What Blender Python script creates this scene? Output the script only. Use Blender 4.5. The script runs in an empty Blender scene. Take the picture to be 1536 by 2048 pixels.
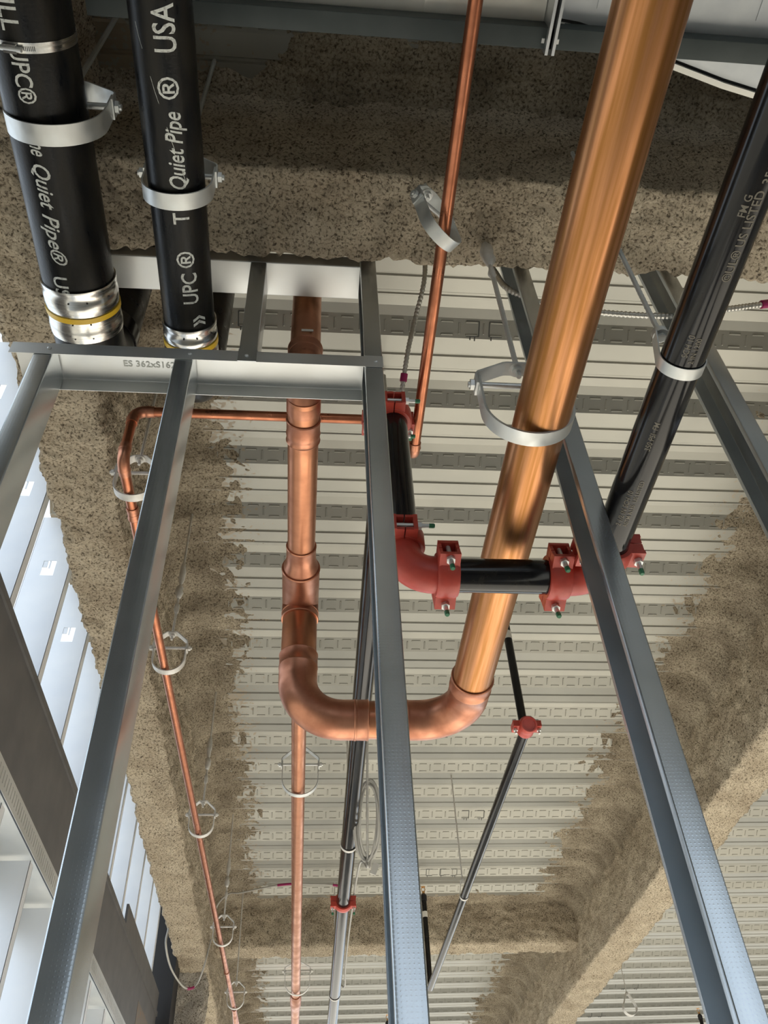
import bpy, math, random
import numpy as np
from mathutils import Vector, Matrix, noise
random.seed(7)
S = bpy.context.scene
C = bpy.context.collection
CZ = 1.55                       # eye height above the slab; shapes below are measured from the eye
R = math.radians

# ------------------------------------------------------------------ camera
PP = np.array([768., 1024.]); ZEN = np.array([664., -690.]); FWD = np.array([575., 2750.])
FOC = math.sqrt(-float(np.dot(ZEN - PP, FWD - PP)))
def _ray(p):
    v = np.array([p[0] - PP[0], -(p[1] - PP[1]), -FOC]); return v / np.linalg.norm(v)
_up = _ray(ZEN); _fw = _ray(FWD); _fw = _fw - _up * np.dot(_fw, _up); _fw /= np.linalg.norm(_fw)
_rt = np.cross(_fw, _up)
cam_d = bpy.data.cameras.new('camera'); cam = bpy.data.objects.new('camera', cam_d); C.objects.link(cam)
cam_d.sensor_fit = 'VERTICAL'; cam_d.sensor_height = 36.0; cam_d.lens = FOC / 2048 * 36.0
cam_d.clip_start = 0.02; cam_d.clip_end = 300
M = Matrix(((_rt[0], _rt[1], _rt[2], 0), (_fw[0], _fw[1], _fw[2], 0), (_up[0], _up[1], _up[2], CZ), (0, 0, 0, 1)))
cam.matrix_world = M
S.camera = cam

# ------------------------------------------------------------------ world, sun, exposure
wd = bpy.data.worlds.new('world'); S.world = wd; wd.use_nodes = True
bg = wd.node_tree.nodes['Background']
bg.inputs[0].default_value = (0.78, 0.89, 1.0, 1); bg.inputs[1].default_value = 4.2
sun_d = bpy.data.lights.new('sun', 'SUN'); sun = bpy.data.objects.new('sun', sun_d); C.objects.link(sun)
sun_d.energy = 66.0; sun_d.angle = R(1.0); sun_d.color = (1.0, 0.95, 0.86)
sun.rotation_euler = Vector((-0.20, -0.88, -0.395)).to_track_quat('-Z', 'Y').to_euler()
sun.location = (5, 20, 14)
S.view_settings.view_transform = 'Standard'; S.view_settings.look = 'None'
S.view_settings.exposure = -1.2; S.view_settings.gamma = 1.0
S.view_settings.use_curve_mapping = False
S.cycles.max_bounces = 12; S.cycles.diffuse_bounces = 6; S.cycles.glossy_bounces = 6
try:
    S.cycles.use_denoising = True
except Exception:
    pass

# ------------------------------------------------------------------ materials
MAT = {}
def mat(name, col, rough=0.5, metal=0.0, col2=None, nscale=8.0, stretch=None, bump=0.0, bscale=40.0,
        rvar=0.0, dots=0.0, spec=0.5, detail=6.0, lo=0.35, hi=0.65):
    m = bpy.data.materials.new(name); m.use_nodes = True
    nt = m.node_tree; N = nt.nodes; L = nt.links
    b = N['Principled BSDF']
    b.inputs['Base Color'].default_value = (*col, 1); b.inputs['Roughness'].default_value = rough
    b.inputs['Metallic'].default_value = metal; b.inputs['Specular IOR Level'].default_value = spec
    tc = N.new('ShaderNodeTexCoord'); co = tc.outputs['Object']
    if stretch:
        mp = N.new('ShaderNodeMapping'); mp.inputs['Scale'].default_value = stretch
        L.new(co, mp.inputs[0]); co = mp.outputs[0]
    if col2 is not None or rvar:
        n = N.new('ShaderNodeTexNoise'); n.inputs['Scale'].default_value = nscale; n.inputs['Detail'].default_value = detail
        L.new(co, n.inputs['Vector'])
        mr = N.new('ShaderNodeMapRange'); mr.inputs[1].default_value = lo; mr.inputs[2].default_value = hi
        L.new(n.outputs['Fac'], mr.inputs[0])
        if col2 is not None:
            mx = N.new('ShaderNodeMix'); mx.data_type = 'RGBA'
            mx.inputs[6].default_value = (*col, 1); mx.inputs[7].default_value = (*col2, 1)
            L.new(mr.outputs[0], mx.inputs[0]); L.new(mx.outputs[2], b.inputs['Base Color'])
        if rvar:
            ma = N.new('ShaderNodeMath'); ma.operation = 'MULTIPLY_ADD'
            ma.inputs[1].default_value = rvar; ma.inputs[2].default_value = rough
            L.new(mr.outputs[0], ma.inputs[0]); L.new(ma.outputs[0], b.inputs['Roughness'])
    h = None
    if bump:
        n2 = N.new('ShaderNodeTexNoise'); n2.inputs['Scale'].default_value = bscale; n2.inputs['Detail'].default_value = 8
        L.new(tc.outputs['Object'], n2.inputs['Vector']); h = n2.outputs['Fac']
    if dots:
        sp = N.new('ShaderNodeSeparateXYZ'); L.new(tc.outputs['Object'], sp.inputs[0])
        outs = []
        for k in (0, 1, 2):
            a = N.new('ShaderNodeMath'); a.operation = 'MULTIPLY'; a.inputs[1].default_value = 2 * math.pi / dots
            L.new(sp.outputs[k], a.inputs[0])
            c = N.new('ShaderNodeMath'); c.operation = 'COSINE'; L.new(a.outputs[0], c.inputs[0]); outs.append(c.outputs[0])
        ad = N.new('ShaderNodeMath'); ad.operation = 'ADD'; L.new(outs[0], ad.inputs[0]); L.new(outs[2], ad.inputs[1])
        mr2 = N.new('ShaderNodeMapRange'); mr2.inputs[1].default_value = 1.0; mr2.inputs[2].default_value = 1.9
        L.new(ad.outputs[0], mr2.inputs[0]); h = mr2.outputs[0]; bump = 0.045
    if h is not None:
        bp = N.new('ShaderNodeBump'); bp.inputs['Strength'].default_value = bump; bp.inputs['Distance'].default_value = 0.004
        L.new(h, bp.inputs['Height']); L.new(bp.outputs[0], b.inputs['Normal'])
    MAT[name] = m
    return m

mat('galv_stud', (0.53, 0.57, 0.60), 0.25, 0.9, (0.61, 0.65, 0.68), 9, rvar=0.02, dots=0.0058)
mat('galv_plain', (0.55, 0.58, 0.60), 0.30, 0.85, (0.66, 0.68, 0.69), 9, rvar=0.14)
mat('galv_track', (0.62, 0.64, 0.64), 0.36, 0.80, (0.70, 0.71, 0.70), 7, rvar=0.12)
mat('zinc', (0.66, 0.68, 0.67), 0.36, 0.75, (0.74, 0.75, 0.73), 30, rvar=0.2)
mat('zinc_white', (0.72, 0.71, 0.68), 0.5, 0.35, (0.60, 0.58, 0.54), 40)
mat('stainless', (0.72, 0.72, 0.70), 0.18, 1.0, (0.62, 0.61, 0.58), 5, stretch=(1, 30, 1), rvar=0.12)
mat('yellow_tape', (0.75, 0.48, 0.03), 0.4, 0.0)
mat('copper_main', (0.57, 0.265, 0.125), 0.28, 0.92, (0.38, 0.17, 0.05), 9, stretch=(11, 0.30, 11), rvar=0.14, detail=4)
mat('copper_pipe', (0.60, 0.27, 0.15), 0.28, 0.92, (0.46, 0.20, 0.11), 14, rvar=0.16)
mat('copper_fitting', (0.58, 0.27, 0.17), 0.30, 0.92, (0.42, 0.18, 0.11), 16, rvar=0.2)
mat('copper_small', (0.52, 0.20, 0.11), 0.26, 0.92, (0.40, 0.15, 0.08), 20, rvar=0.14)
mat('cast_iron', (0.006, 0.007, 0.009), 0.26, 0.0, (0.020, 0.018, 0.014), 12, stretch=(3, 0.8, 3), rvar=0.16, bump=0.10, bscale=160, spec=0.22)
mat('black_steel', (0.005, 0.005, 0.007), 0.12, 0.0, (0.014, 0.012, 0.010), 10, stretch=(6, 1, 6), rvar=0.05, spec=0.40)
mat('print_white', (0.74, 0.76, 0.72), 0.6, 0.0, (0.30, 0.30, 0.28), 160, lo=0.5, hi=0.72)
mat('print_grey', (0.20, 0.18, 0.14), 0.6, 0.0)
mat('print_faint', (0.42, 0.44, 0.42), 0.5, 0.3)
mat('red_paint', (0.52, 0.065, 0.042), 0.34, 0.0, (0.42, 0.05, 0.034), 22, bump=0.10, bscale=90, rvar=0.12)
mat('green_tip', (0.03, 0.17, 0.08), 0.5, 0.0)
mat('strut_steel', (0.030, 0.042, 0.042), 0.5, 0.2, (0.05, 0.062, 0.062), 10)
mat('duct_metal', (0.86, 0.85, 0.78), 0.38, 0.30, (0.78, 0.78, 0.73), 12, rvar=0.08)
mat('duct_silver', (0.66, 0.69, 0.71), 0.36, 0.55, (0.56, 0.59, 0.62), 12, rvar=0.10)
mat('header_paint', (0.10, 0.098, 0.098), 0.55, 0.25, (0.13, 0.125, 0.122), 8, bump=0.05)
mat('rust_paint', (0.17, 0.14, 0.11), 0.6, 0.1, (0.26, 0.13, 0.06), 22, lo=0.55, hi=0.7)
mat('black_membrane', (0.012, 0.012, 0.014), 0.55)
mat('concrete', (0.56, 0.54, 0.49), 0.75, 0.0, (0.48, 0.46, 0.42), 0.7, bump=0.05)
mat('earth', (0.16, 0.15, 0.13), 0.9, 0.0, (0.20, 0.19, 0.16), 0.2)
mat('wallboard_added', (0.30, 0.30, 0.28), 0.8)
mat('slab', (0.40, 0.39, 0.37), 0.8)
mat('ext_stud', (0.80, 0.84, 0.90), 0.36, 0.30, (0.86, 0.89, 0.93), 6)
mat('flex_metal', (0.55, 0.54, 0.50), 0.38, 0.8)
mat('magenta', (0.30, 0.012, 0.10), 0.5)
mat('cable_grey', (0.42, 0.41, 0.38), 0.5)
mat('brass', (0.72, 0.40, 0.15), 0.3, 0.9)
mat('white_label', (0.75, 0.73, 0.68), 0.6)
mat('dark_gap', (0.02, 0.02, 0.02), 0.8)

def fireproof_mat(name, c1, c2, mott=0.70):
    m = bpy.data.materials.new(name); m.use_nodes = True
    nt = m.node_tree; N = nt.nodes; L = nt.links; b = N['Principled BSDF']
    b.inputs['Roughness'].default_value = 0.95; b.inputs['Specular IOR Level'].default_value = 0.1
    tc = N.new('ShaderNodeTexCoord')
    n1 = N.new('ShaderNodeTexNoise'); n1.inputs['Scale'].default_value = 125; n1.inputs['Detail'].default_value = 8; n1.inputs['Roughness'].default_value = 0.62
    n1.inputs['Distortion'].default_value = 0.5
    L.new(tc.outputs['Object'], n1.inputs['Vector'])
    n3 = N.new('ShaderNodeTexNoise'); n3.inputs['Scale'].default_value = 6; n3.inputs['Detail'].default_value = 3
    L.new(tc.outputs['Object'], n3.inputs['Vector'])
    r1 = N.new('ShaderNodeValToRGB'); r1.color_ramp.elements[0].position = 0.36; r1.color_ramp.elements[1].position = 0.50
    r1.color_ramp.elements[0].color = (0.13, 0.105, 0.078, 1); r1.color_ramp.elements[1].color = (*c1, 1)
    e = r1.color_ramp.elements.new(0.75); e.color = (*c2, 1)
    L.new(n1.outputs['Fac'], r1.inputs[0])
    r3 = N.new('ShaderNodeValToRGB'); r3.color_ramp.elements[0].position = 0.3; r3.color_ramp.elements[1].position = 0.7
    r3.color_ramp.elements[0].color = (mott, mott * 0.96, mott * 0.91, 1); r3.color_ramp.elements[1].color = (1.0, 1.0, 0.98, 1)
    L.new(n3.outputs['Fac'], r3.inputs[0])
    mx = N.new('ShaderNodeMix'); mx.data_type = 'RGBA'; mx.blend_type = 'MULTIPLY'; mx.inputs[0].default_value = 1.0
    L.new(r1.outputs[0], mx.inputs[6]); L.new(r3.outputs[0], mx.inputs[7]); L.new(mx.outputs[2], b.inputs['Base Color'])
    bp = N.new('ShaderNodeBump'); bp.inputs['Strength'].default_value = 0.9; bp.inputs['Distance'].default_value = 0.014
    L.new(n1.outputs['Fac'], bp.inputs['Height']); L.new(bp.outputs[0], b.inputs['Normal'])
    MAT[name] = m
fireproof_mat('fireproofing', (0.66, 0.57, 0.44), (0.80, 0.72, 0.59))
fireproof_mat('fireproofing_thin_shaded', (0.47, 0.405, 0.31), (0.63, 0.56, 0.44), 0.50)  # thin coat on the deck; darker colour also stands in for shade there
fireproof_mat('fireproofing_pale', (0.62, 0.58, 0.52), (0.72, 0.69, 0.63))

def deck_mat():
    m = bpy.data.materials.new('deck_steel'); m.use_nodes = True
    nt = m.node_tree; N = nt.nodes; L = nt.links; b = N['Principled BSDF']
    b.inputs['Roughness'].default_value = 0.38; b.inputs['Metallic'].default_value = 0.5
    geo = N.new('ShaderNodeNewGeometry'); co = geo.outputs['Position']
    n1 = N.new('ShaderNodeTexNoise'); n1.inputs['Scale'].default_value = 2.5; n1.inputs['Detail'].default_value = 5
    L.new(co, n1.inputs['Vector'])
    r = N.new('ShaderNodeValToRGB'); r.color_ramp.elements[0].color = (0.300, 0.298, 0.268, 1); r.color_ramp.elements[1].color = (0.362, 0.356, 0.318, 1)
    r.color_ramp.elements[0].position = 0.3; r.color_ramp.elements[1].position = 0.7
    L.new(n1.outputs['Fac'], r.inputs[0])
    # sprayed specks, thickest beside the coated beams
    n2 = N.new('ShaderNodeTexNoise'); n2.inputs['Scale'].default_value = 55; n2.inputs['Detail'].default_value = 4
    L.new(co, n2.inputs['Vector'])
    n4 = N.new('ShaderNodeTexNoise'); n4.inputs['Scale'].default_value = 5; n4.inputs['Detail'].default_value = 3
    L.new(co, n4.inputs['Vector'])
    sp = N.new('ShaderNodeSeparateXYZ'); L.new(co, sp.inputs[0])
    a = N.new('ShaderNodeMapRange'); a.inputs[1].default_value = -0.42; a.inputs[2].default_value = -0.12; a.inputs[3].default_value = 0.44; a.inputs[4].default_value = 0.80
    L.new(sp.outputs[0], a.inputs[0])
    c = N.new('ShaderNodeMapRange'); c.inputs[1].default_value = 1.55; c.inputs[2].default_value = 2.0; c.inputs[3].default_value = 0.80; c.inputs[4].default_value = 0.44
    L.new(sp.outputs[0], c.inputs[0])
    c2 = N.new('ShaderNodeMapRange'); c2.inputs[1].default_value = 2.35; c2.inputs[2].default_value = 2.5; c2.inputs[3].default_value = 0.44; c2.inputs[4].default_value = 0.86
    L.new(sp.outputs[0], c2.inputs[0])
    mxx = N.new('ShaderNodeMath'); mxx.operation = 'MAXIMUM'; L.new(c.outputs[0], mxx.inputs[0]); L.new(c2.outputs[0], mxx.inputs[1])
    mn = N.new('ShaderNodeMath'); mn.operation = 'MINIMUM'; L.new(a.outputs[0], mn.inputs[0]); L.new(mxx.outputs[0], mn.inputs[1])
    sh = N.new('ShaderNodeMath'); sh.operation = 'MULTIPLY_ADD'; sh.inputs[1].default_value = 0.30; sh.inputs[2].default_value = -0.15
    L.new(n4.outputs['Fac'], sh.inputs[0])
    th = N.new('ShaderNodeMath'); th.operation = 'ADD'; L.new(mn.outputs[0], th.inputs[0]); L.new(sh.outputs[0], th.inputs[1])
    gt = N.new('ShaderNodeMath'); gt.operation = 'GREATER_THAN'; L.new(n2.outputs['Fac'], gt.inputs[0]); L.new(th.outputs[0], gt.inputs[1])
    mx = N.new('ShaderNodeMix'); mx.data_type = 'RGBA'; L.new(gt.outputs[0], mx.inputs[0])
    L.new(r.outputs[0], mx.inputs[6]); mx.inputs[7].default_value = (0.33, 0.28, 0.21, 1)
    L.new(mx.outputs[2], b.inputs['Base Color'])
    iv = N.new('ShaderNodeMath'); iv.operation = 'MULTIPLY_ADD'; iv.inputs[1].default_value = -0.5; iv.inputs[2].default_value = 0.5
    L.new(gt.outputs[0], iv.inputs[0]); L.new(iv.outputs[0], b.inputs['Metallic'])
    MAT['deck_steel'] = m
deck_mat()

# ------------------------------------------------------------------ mesh helpers
def V(*a): return Vector(a)
def frame(ax):
    ax = Vector(ax).normalized()
    t = V(0, 0, 1) if abs(ax.z) < 0.9 else V(1, 0, 0)
    u = ax.cross(t).normalized(); return ax, u, ax.cross(u).normalized()
class MB:
    def __init__(s): s.v = []; s.f = []
    def add(s, vs, fs):
        o = len(s.v); s.v += [tuple(p) for p in vs]; s.f += [tuple(i + o for i in f) for f in fs]; return s
    def box(s, c, d, rot=None):
        c = Vector(c); h = Vector(d) / 2; vs = []
        for x in (-1, 1):
            for y in (-1, 1):
                for z in (-1, 1):
                    p = V(x * h.x, y * h.y, z * h.z)
                    vs.append(c + (rot @ p if rot else p))
        return s.add(vs, [(0, 1, 3, 2), (4, 6, 7, 5), (0, 4, 5, 1), (2, 3, 7, 6), (0, 2, 6, 4), (1, 5, 7, 3)])
    def bx(s, x0, x1, y0, y1, z0, z1): return s.box(((x0 + x1) / 2, (y0 + y1) / 2, (z0 + z1) / 2), (x1 - x0, y1 - y0, z1 - z0))
    def frm(s, c, e1, e2, e3, d1, d2, d3):
        return s.box(c, (d1, d2, d3), Matrix((e1, e2, e3)).transposed())
    def lathe(s, p0, ax, prof, seg=28, cap=True, a0=0.0, a1=None, ref=None):
        ax, u, w = frame(ax)
        if ref is not None:
            u = Vector(ref).normalized(); w = ax.cross(u)
        p0 = Vector(p0); full = a1 is None; n = seg if full else seg + 1; vs = []; fs = []
        for t, r in prof:
            for k in range(n):
                a = 2 * math.pi * k / seg if full else a0 + (a1 - a0) * k / seg
                vs.append(p0 + ax * t + (u * math.cos(a) + w * math.sin(a)) * r)
        for i in range(len(prof) - 1):
            for k in range(seg):
                k2 = (k + 1) % n if full else k + 1
                fs.append((i * n + k, i * n + k2, (i + 1) * n + k2, (i + 1) * n + k))
        if cap and full:
            fs.append(tuple(range(n - 1, -1, -1))); fs.append(tuple((len(prof) - 1) * n + k for k in range(n)))
        return s.add(vs, fs)
    def cyl(s, p0, p1, r, seg=24):
        d = Vector(p1) - Vector(p0); return s.lathe(p0, d, [(0, r), (d.length, r)], seg)
    def sweep(s, pts, rad, seg=12, cap=True):
        pts = [Vector(p) for p in pts]; n = len(pts)
        if not hasattr(rad, '__len__'): rad = [rad] * n
        t = [(pts[min(i + 1, n - 1)] - pts[max(i - 1, 0)]).normalized() for i in range(n)]
        _, u, w = frame(t[0]); vs = []; fs = []
        for i in range(n):
            u = (u - t[i] * u.dot(t[i])).normalized(); w = t[i].cross(u)
            for k in range(seg):
                a = 2 * math.pi * k / seg; vs.append(pts[i] + (u * math.cos(a) + w * math.sin(a)) * rad[i])
        for i in range(n - 1):
            for k in range(seg):
                k2 = (k + 1) % seg; fs.append((i * seg + k, i * seg + k2, (i + 1) * seg + k2, (i + 1) * seg + k))
        if cap:
            fs.append(tuple(range(seg - 1, -1, -1))); fs.append(tuple((n - 1) * seg + k for k in range(seg)))
        return s.add(vs, fs)
    def elbow(s, corner, din, dout, Rb, r, seg=28, n=14):
        c = Vector(corner); a = Vector(din).normalized(); b = Vector(dout).normalized()
        o = c - a * Rb + b * Rb; pts = []
        for i in range(n + 1):
            t = math.pi / 2 * i / n; pts.append(o - b * Rb * math.cos(t) + a * Rb * math.sin(t))
        pts = [pts[0] - a * 0.001] + pts + [pts[-1] + b * 0.001]
        return s.sweep(pts, r, seg)
    def ribbon(s, path, wdir, w, t, closed=False):
        wd_ = Vector(wdir).normalized(); P = [Vector(p) for p in path]; n = len(P); vs = []; fs = []
        for i in range(n):
            tg = (P[min(i + 1, n - 1)] - P[max(i - 1, 0)]).normalized(); nr = tg.cross(wd_).normalized()
            for a, b in ((-1, -1), (1, -1), (1, 1), (-1, 1)):
                vs.append(P[i] + wd_ * a * w / 2 + nr * b * t / 2)
        for i in range(n - 1):
            for k in range(4):
                k2 = (k + 1) % 4; fs.append((i * 4 + k, i * 4 + k2, (i + 1) * 4 + k2, (i + 1) * 4 + k))
        fs.append((3, 2, 1, 0)); o = (n - 1) * 4; fs.append((o, o + 1, o + 2, o + 3))
        return s.add(vs, fs)
    def prism(s, poly, z0, z1):
        n = len(poly); vs = [(x, y, z0) for x, y in poly] + [(x, y, z1) for x, y in poly]
        fs = [tuple(range(n - 1, -1, -1)), tuple(range(n, 2 * n))]
        for k in range(n): fs.append((k, (k + 1) % n, n + (k + 1) % n, n + k))
        return s.add(vs, fs)
    def sheet(s, path, t, ax, a0, a1, rc=0.0045):
        """folded sheet: a 2-D path with rounded folds, thickness t, drawn out along ax ('x' or 'z')"""
        P = [Vector((p[0], p[1])) for p in path]; Q = [P[0]]
        for i in range(1, len(P) - 1):
            d0 = (P[i] - P[i - 1]).normalized(); d1 = (P[i + 1] - P[i]).normalized()
            for k in range(5):
                f = k / 4; A = P[i] - d0 * rc; B = P[i] + d1 * rc
                Q.append(A * (1 - f) ** 2 + P[i] * 2 * f * (1 - f) + B * f ** 2)
        Q.append(P[-1]); n = len(Q); O = []
        for i in range(n):
            d = (Q[min(i + 1, n - 1)] - Q[max(i - 1, 0)]).normalized(); O.append(Q[i] + Vector((-d.y, d.x)) * t)
        ring = Q + O[::-1]; m = len(ring)
        def p3(q, a): return (q.x, q.y, a) if ax == 'z' else (a, q.x, q.y)
        vs = [p3(q, a0) for q in ring] + [p3(q, a1) for q in ring]
        fs = [(k, (k + 1) % m, m + (k + 1) % m, m + k) for k in range(m)]
        for e in (0, m):
            for i in range(n - 1): fs.append((e + i, e + i + 1, e + m - 2 - i, e + m - 1 - i))
        return s.add(vs, fs)
    def hexa(s, p0, ax, r, h): return s.lathe(p0, ax, [(0, r), (h, r)], 6)
    def build(s, name, m, parent=None, ang=38, origin=None, smooth=True):
        vs = [(x, y, z + CZ) for x, y, z in s.v]
        if parent is not None: o = parent_loc(parent)
        elif origin is not None: o = Vector((origin[0], origin[1], origin[2] + CZ))
        else:
            a = np.array(vs); o = Vector(((a[:, 0].min() + a[:, 0].max()) / 2, (a[:, 1].min() + a[:, 1].max()) / 2, a[:, 2].min()))
        me = bpy.data.meshes.new(name); me.from_pydata([(x - o.x, y - o.y, z - o.z) for x, y, z in vs], [], s.f); me.update()
        import bmesh
        bm = bmesh.new(); bm.from_mesh(me); bmesh.ops.recalc_face_normals(bm, faces=bm.faces); bm.to_mesh(me); bm.free()
        if smooth:
            me.shade_smooth(); me.set_sharp_from_angle(angle=R(ang))
        me.materials.append(MAT[m])
        ob = bpy.data.objects.new(name, me); C.objects.link(ob)
        if parent is not None: ob.parent = parent
        else: ob.location = o
        return ob
def parent_loc(p):
    v = p.location.copy()
    if p.parent is not None: v += parent_loc(p.parent)
    return v
def tag(o, label, cat=None, group=None, kind=None):
    if label: o['label'] = label
    if cat: o['category'] = cat
    if group: o['group'] = group
    if kind: o['kind'] = kind
    return o
def thing(name, label, cat, loc, group=None, kind=None):
    o = bpy.data.objects.new(name, None); C.objects.link(o); o.empty_display_size = 0.05
    o.location = (loc[0], loc[1], loc[2] + CZ); return tag(o, label, cat, group, kind)
def shared(name, src, parent, loc):
    o = bpy.data.objects.new(name, src.data); C.objects.link(o); o.parent = parent; o.location = loc; return o

def text_mesh(body, size, shear=0.0, xs=1.0):
    cu = bpy.data.curves.new('print', 'FONT'); cu.body = body; cu.size = size; cu.shear = shear; cu.resolution_u = 3; cu.offset = 0.012 * size
    ob = bpy.data.objects.new('print', cu); C.objects.link(ob)
    dg = bpy.context.evaluated_depsgraph_get(); dg.update()
    me = bpy.data.meshes.new_from_object(ob.evaluated_get(dg))
    bpy.data.objects.remove(ob); bpy.data.curves.remove(cu)
    import bmesh
    bm = bmesh.new(); bm.from_mesh(me); bmesh.ops.triangulate(bm, faces=bm.faces)
    for _ in range(3):
        es = [e for e in bm.edges if e.calc_length() > size * 0.22]
        if not es: break
        bmesh.ops.subdivide_edges(bm, edges=es, cuts=1); bmesh.ops.triangulate(bm, faces=bm.faces)
    vs = [V(v.co.x * xs, v.co.y, 0) for v in bm.verts]; bm.verts.index_update()
    fs = [tuple(v.index for v in f.verts) for f in bm.faces]; bm.free(); bpy.data.meshes.remove(me)
    return vs, fs
def text_on_pipe(name, body, size, start, rdir, ang, r, m, parent, shear=0.0, xs=1.0):
    """printed lettering wrapped on a pipe running along Y; ang is measured from straight down towards +X"""
    vs, fs = text_mesh(body, size, shear, xs)
    rd = Vector(rdir); n0 = V(math.sin(R(ang)), 0, -math.cos(R(ang))); u0 = n0.cross(rd)
    mb = MB(); out = []
    for v in vs:
        ph = (v.y - size * 0.34) / r
        out.append(Vector(start) + rd * v.x + (n0 * math.cos(ph) + u0 * math.sin(ph)) * (r + 0.0007))
    mb.add(out, fs); return mb.build(name, m, parent, smooth=False)
def text_flat(name, body, size, o, rd, ud, m, parent):
    vs, fs = text_mesh(body, size); mb = MB()
    mb.add([Vector(o) + Vector(rd) * v.x + Vector(ud) * v.y for v in vs], fs); return mb.build(name, m, parent, smooth=False)

# ------------------------------------------------------------------ the building shell, with unseen walls added to shape the light
H0 = 2.51                                     # underside of the deck's low flutes
PITCH = 0.305; Y0 = 1.333
PROF = [(0, 0), (0.062, 0), (0.066, 0.007), (0.074, 0.007), (0.078, 0), (0.128, 0), (0.132, 0.004), (0.140, 0.004), (0.144, 0),
        (0.150, 0), (0.180, 0.050), (0.216, 0.050), (0.250, 0.040), (0.305, 0.0)]
PY = np.array([p[0] for p in PROF]); PZ = np.array([p[1] for p in PROF])
def deck_z(y): return H0 + float(np.interp((y - Y0) % PITCH, PY, PZ))

XL, XR, YB, YF = -1.05, 7.5, -3.4, 11.0
MB().bx(XL, XR, YB, YF, -CZ - 0.3, -CZ).build('floor', 'concrete')['kind'] = 'structure'
MB().bx(-90, 90, -90, 90, -CZ - 5.2, -CZ - 5.0).build('ground', 'earth')['kind'] = 'structure'
wb = MB().bx(XL, XR, YB - 0.2, YB, -CZ, 0.45).bx(XL, XR, YB - 0.2, YB, 2.38, H0 + 0.19)  # added unseen wall darkening the rear; openings shaped for the studs' reflections
for x, w in ((XL, 0.8), (1.5, 0.25), (3.6, 0.25), (5.8, 1.7)): wb.bx(x, x + w, YB - 0.2, YB, 0.45, 2.38)
wb.build('wall_back_added', 'wallboard_added', smooth=False)['kind'] = 'structure'
MB().bx(XL - 0.2, XL, YB, 0.4, -CZ, H0 + 0.19).build('wall_left_added', 'wallboard_added', smooth=False)['kind'] = 'structure'  # added out of view to shut off daylight from the left rear
MB().bx(XL, XR, YF, YF + 0.2, -CZ, -0.35).build('wall_front_added', 'wallboard_added', smooth=False)['kind'] = 'structure'  # added unseen sill that cuts short the sunlit floor patch
MB().bx(XR, XR + 0.2, YB, YF, -CZ, H0 + 0.19).build('wall_right_added', 'wallboard_added', smooth=False)['kind'] = 'structure'  # added unseen wall, holds back light from the right side
ceil = MB().bx(XL, XR, YB, YF, H0 + 0.052, H0 + 0.19).build('ceiling', 'slab', smooth=False); tag(ceil, 'concrete slab over ribbed steel deck', kind='structure')
# one deck sheet is three flutes wide
def sheet_mesh():
    mb = MB(); pts = []
    for k in range(3):
        for i, (y, z) in enumerate(PROF[:-1]): pts.append((y + k * PITCH, z))
    pts.append((3 * PITCH, 0)); n = len(pts)
    vs = [(XL, y, H0 + z) for y, z in pts] + [(XR, y, H0 + z) for y, z in pts]
    vs += [(XL, y, H0 + z + 0.0012) for y, z in pts] + [(XR, y, H0 + z + 0.0012) for y, z in pts]
    fs = [(i, n + i, n + i + 1, i + 1) for i in range(n - 1)] + [(2 * n + i, 2 * n + i + 1, 3 * n + i + 1, 3 * n + i) for i in range(n - 1)]
    return mb.add(vs, fs)
def emboss_mesh(x0, x1):
    mb = MB(); step = 0.086
    def bar(cx, cs, lx, ls, base):
        # s runs down the sloping web, from its upper fold to the low flute
        a = V(0, 0.250, H0 + 0.040); b = V(0, 0.305, H0); d = (b - a).normalized(); nn = V(0, -d.z, d.y); nn = nn if nn.z < 0 else -nn
        vs = []
        for h, k in ((-0.0005, 1.0), (0.0030, 0.0)):
            for sx, ss in ((-1, -1), (1, -1), (1, 1), (-1, 1)):
                ex = lx / 2 - (0 if k else 0.0022); es = ls / 2 - (0 if k else 0.0022)
                p = a + d * (cs + ss * es) + nn * h; vs.append((cx + sx * ex, p.y + base, p.z))
        mb.add(vs, [(4, 5, 6, 7), (0, 1, 5, 4), (1, 2, 6, 5), (2, 3, 7, 6), (3, 0, 4, 7)])
    x = x0
    while x < x1:
        for k in range(3):
            bar(x, 0.034, 0.0075, 0.040, k * PITCH); bar(x + 0.043, 0.012, 0.044, 0.0075, k * PITCH); bar(x + 0.043, 0.056, 0.044, 0.0075, k * PITCH)
        x += step
    return mb
first = sheet_mesh().build('deck_sheet', 'deck_steel', ceil, ang=12)
emb = emboss_mesh(-0.62, 6.2).build('embossing', 'deck_steel', first, ang=30); emb['kind'] = 'stuff'
k0 = math.ceil((YB - Y0) / (3 * PITCH)); k1 = math.floor((YF - Y0) / (3 * PITCH))
for k in range(k0, k1):
    y = Y0 + k * 3 * PITCH
    if k == k0: o = first; o.location.y = y
    else: o = shared('deck_sheet', first, ceil, (0, y, 0))
    if k > k0 and y > 0.2:
        e = shared('embossing', emb, o, (0, 0, 0)); e['kind'] = 'stuff'

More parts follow.
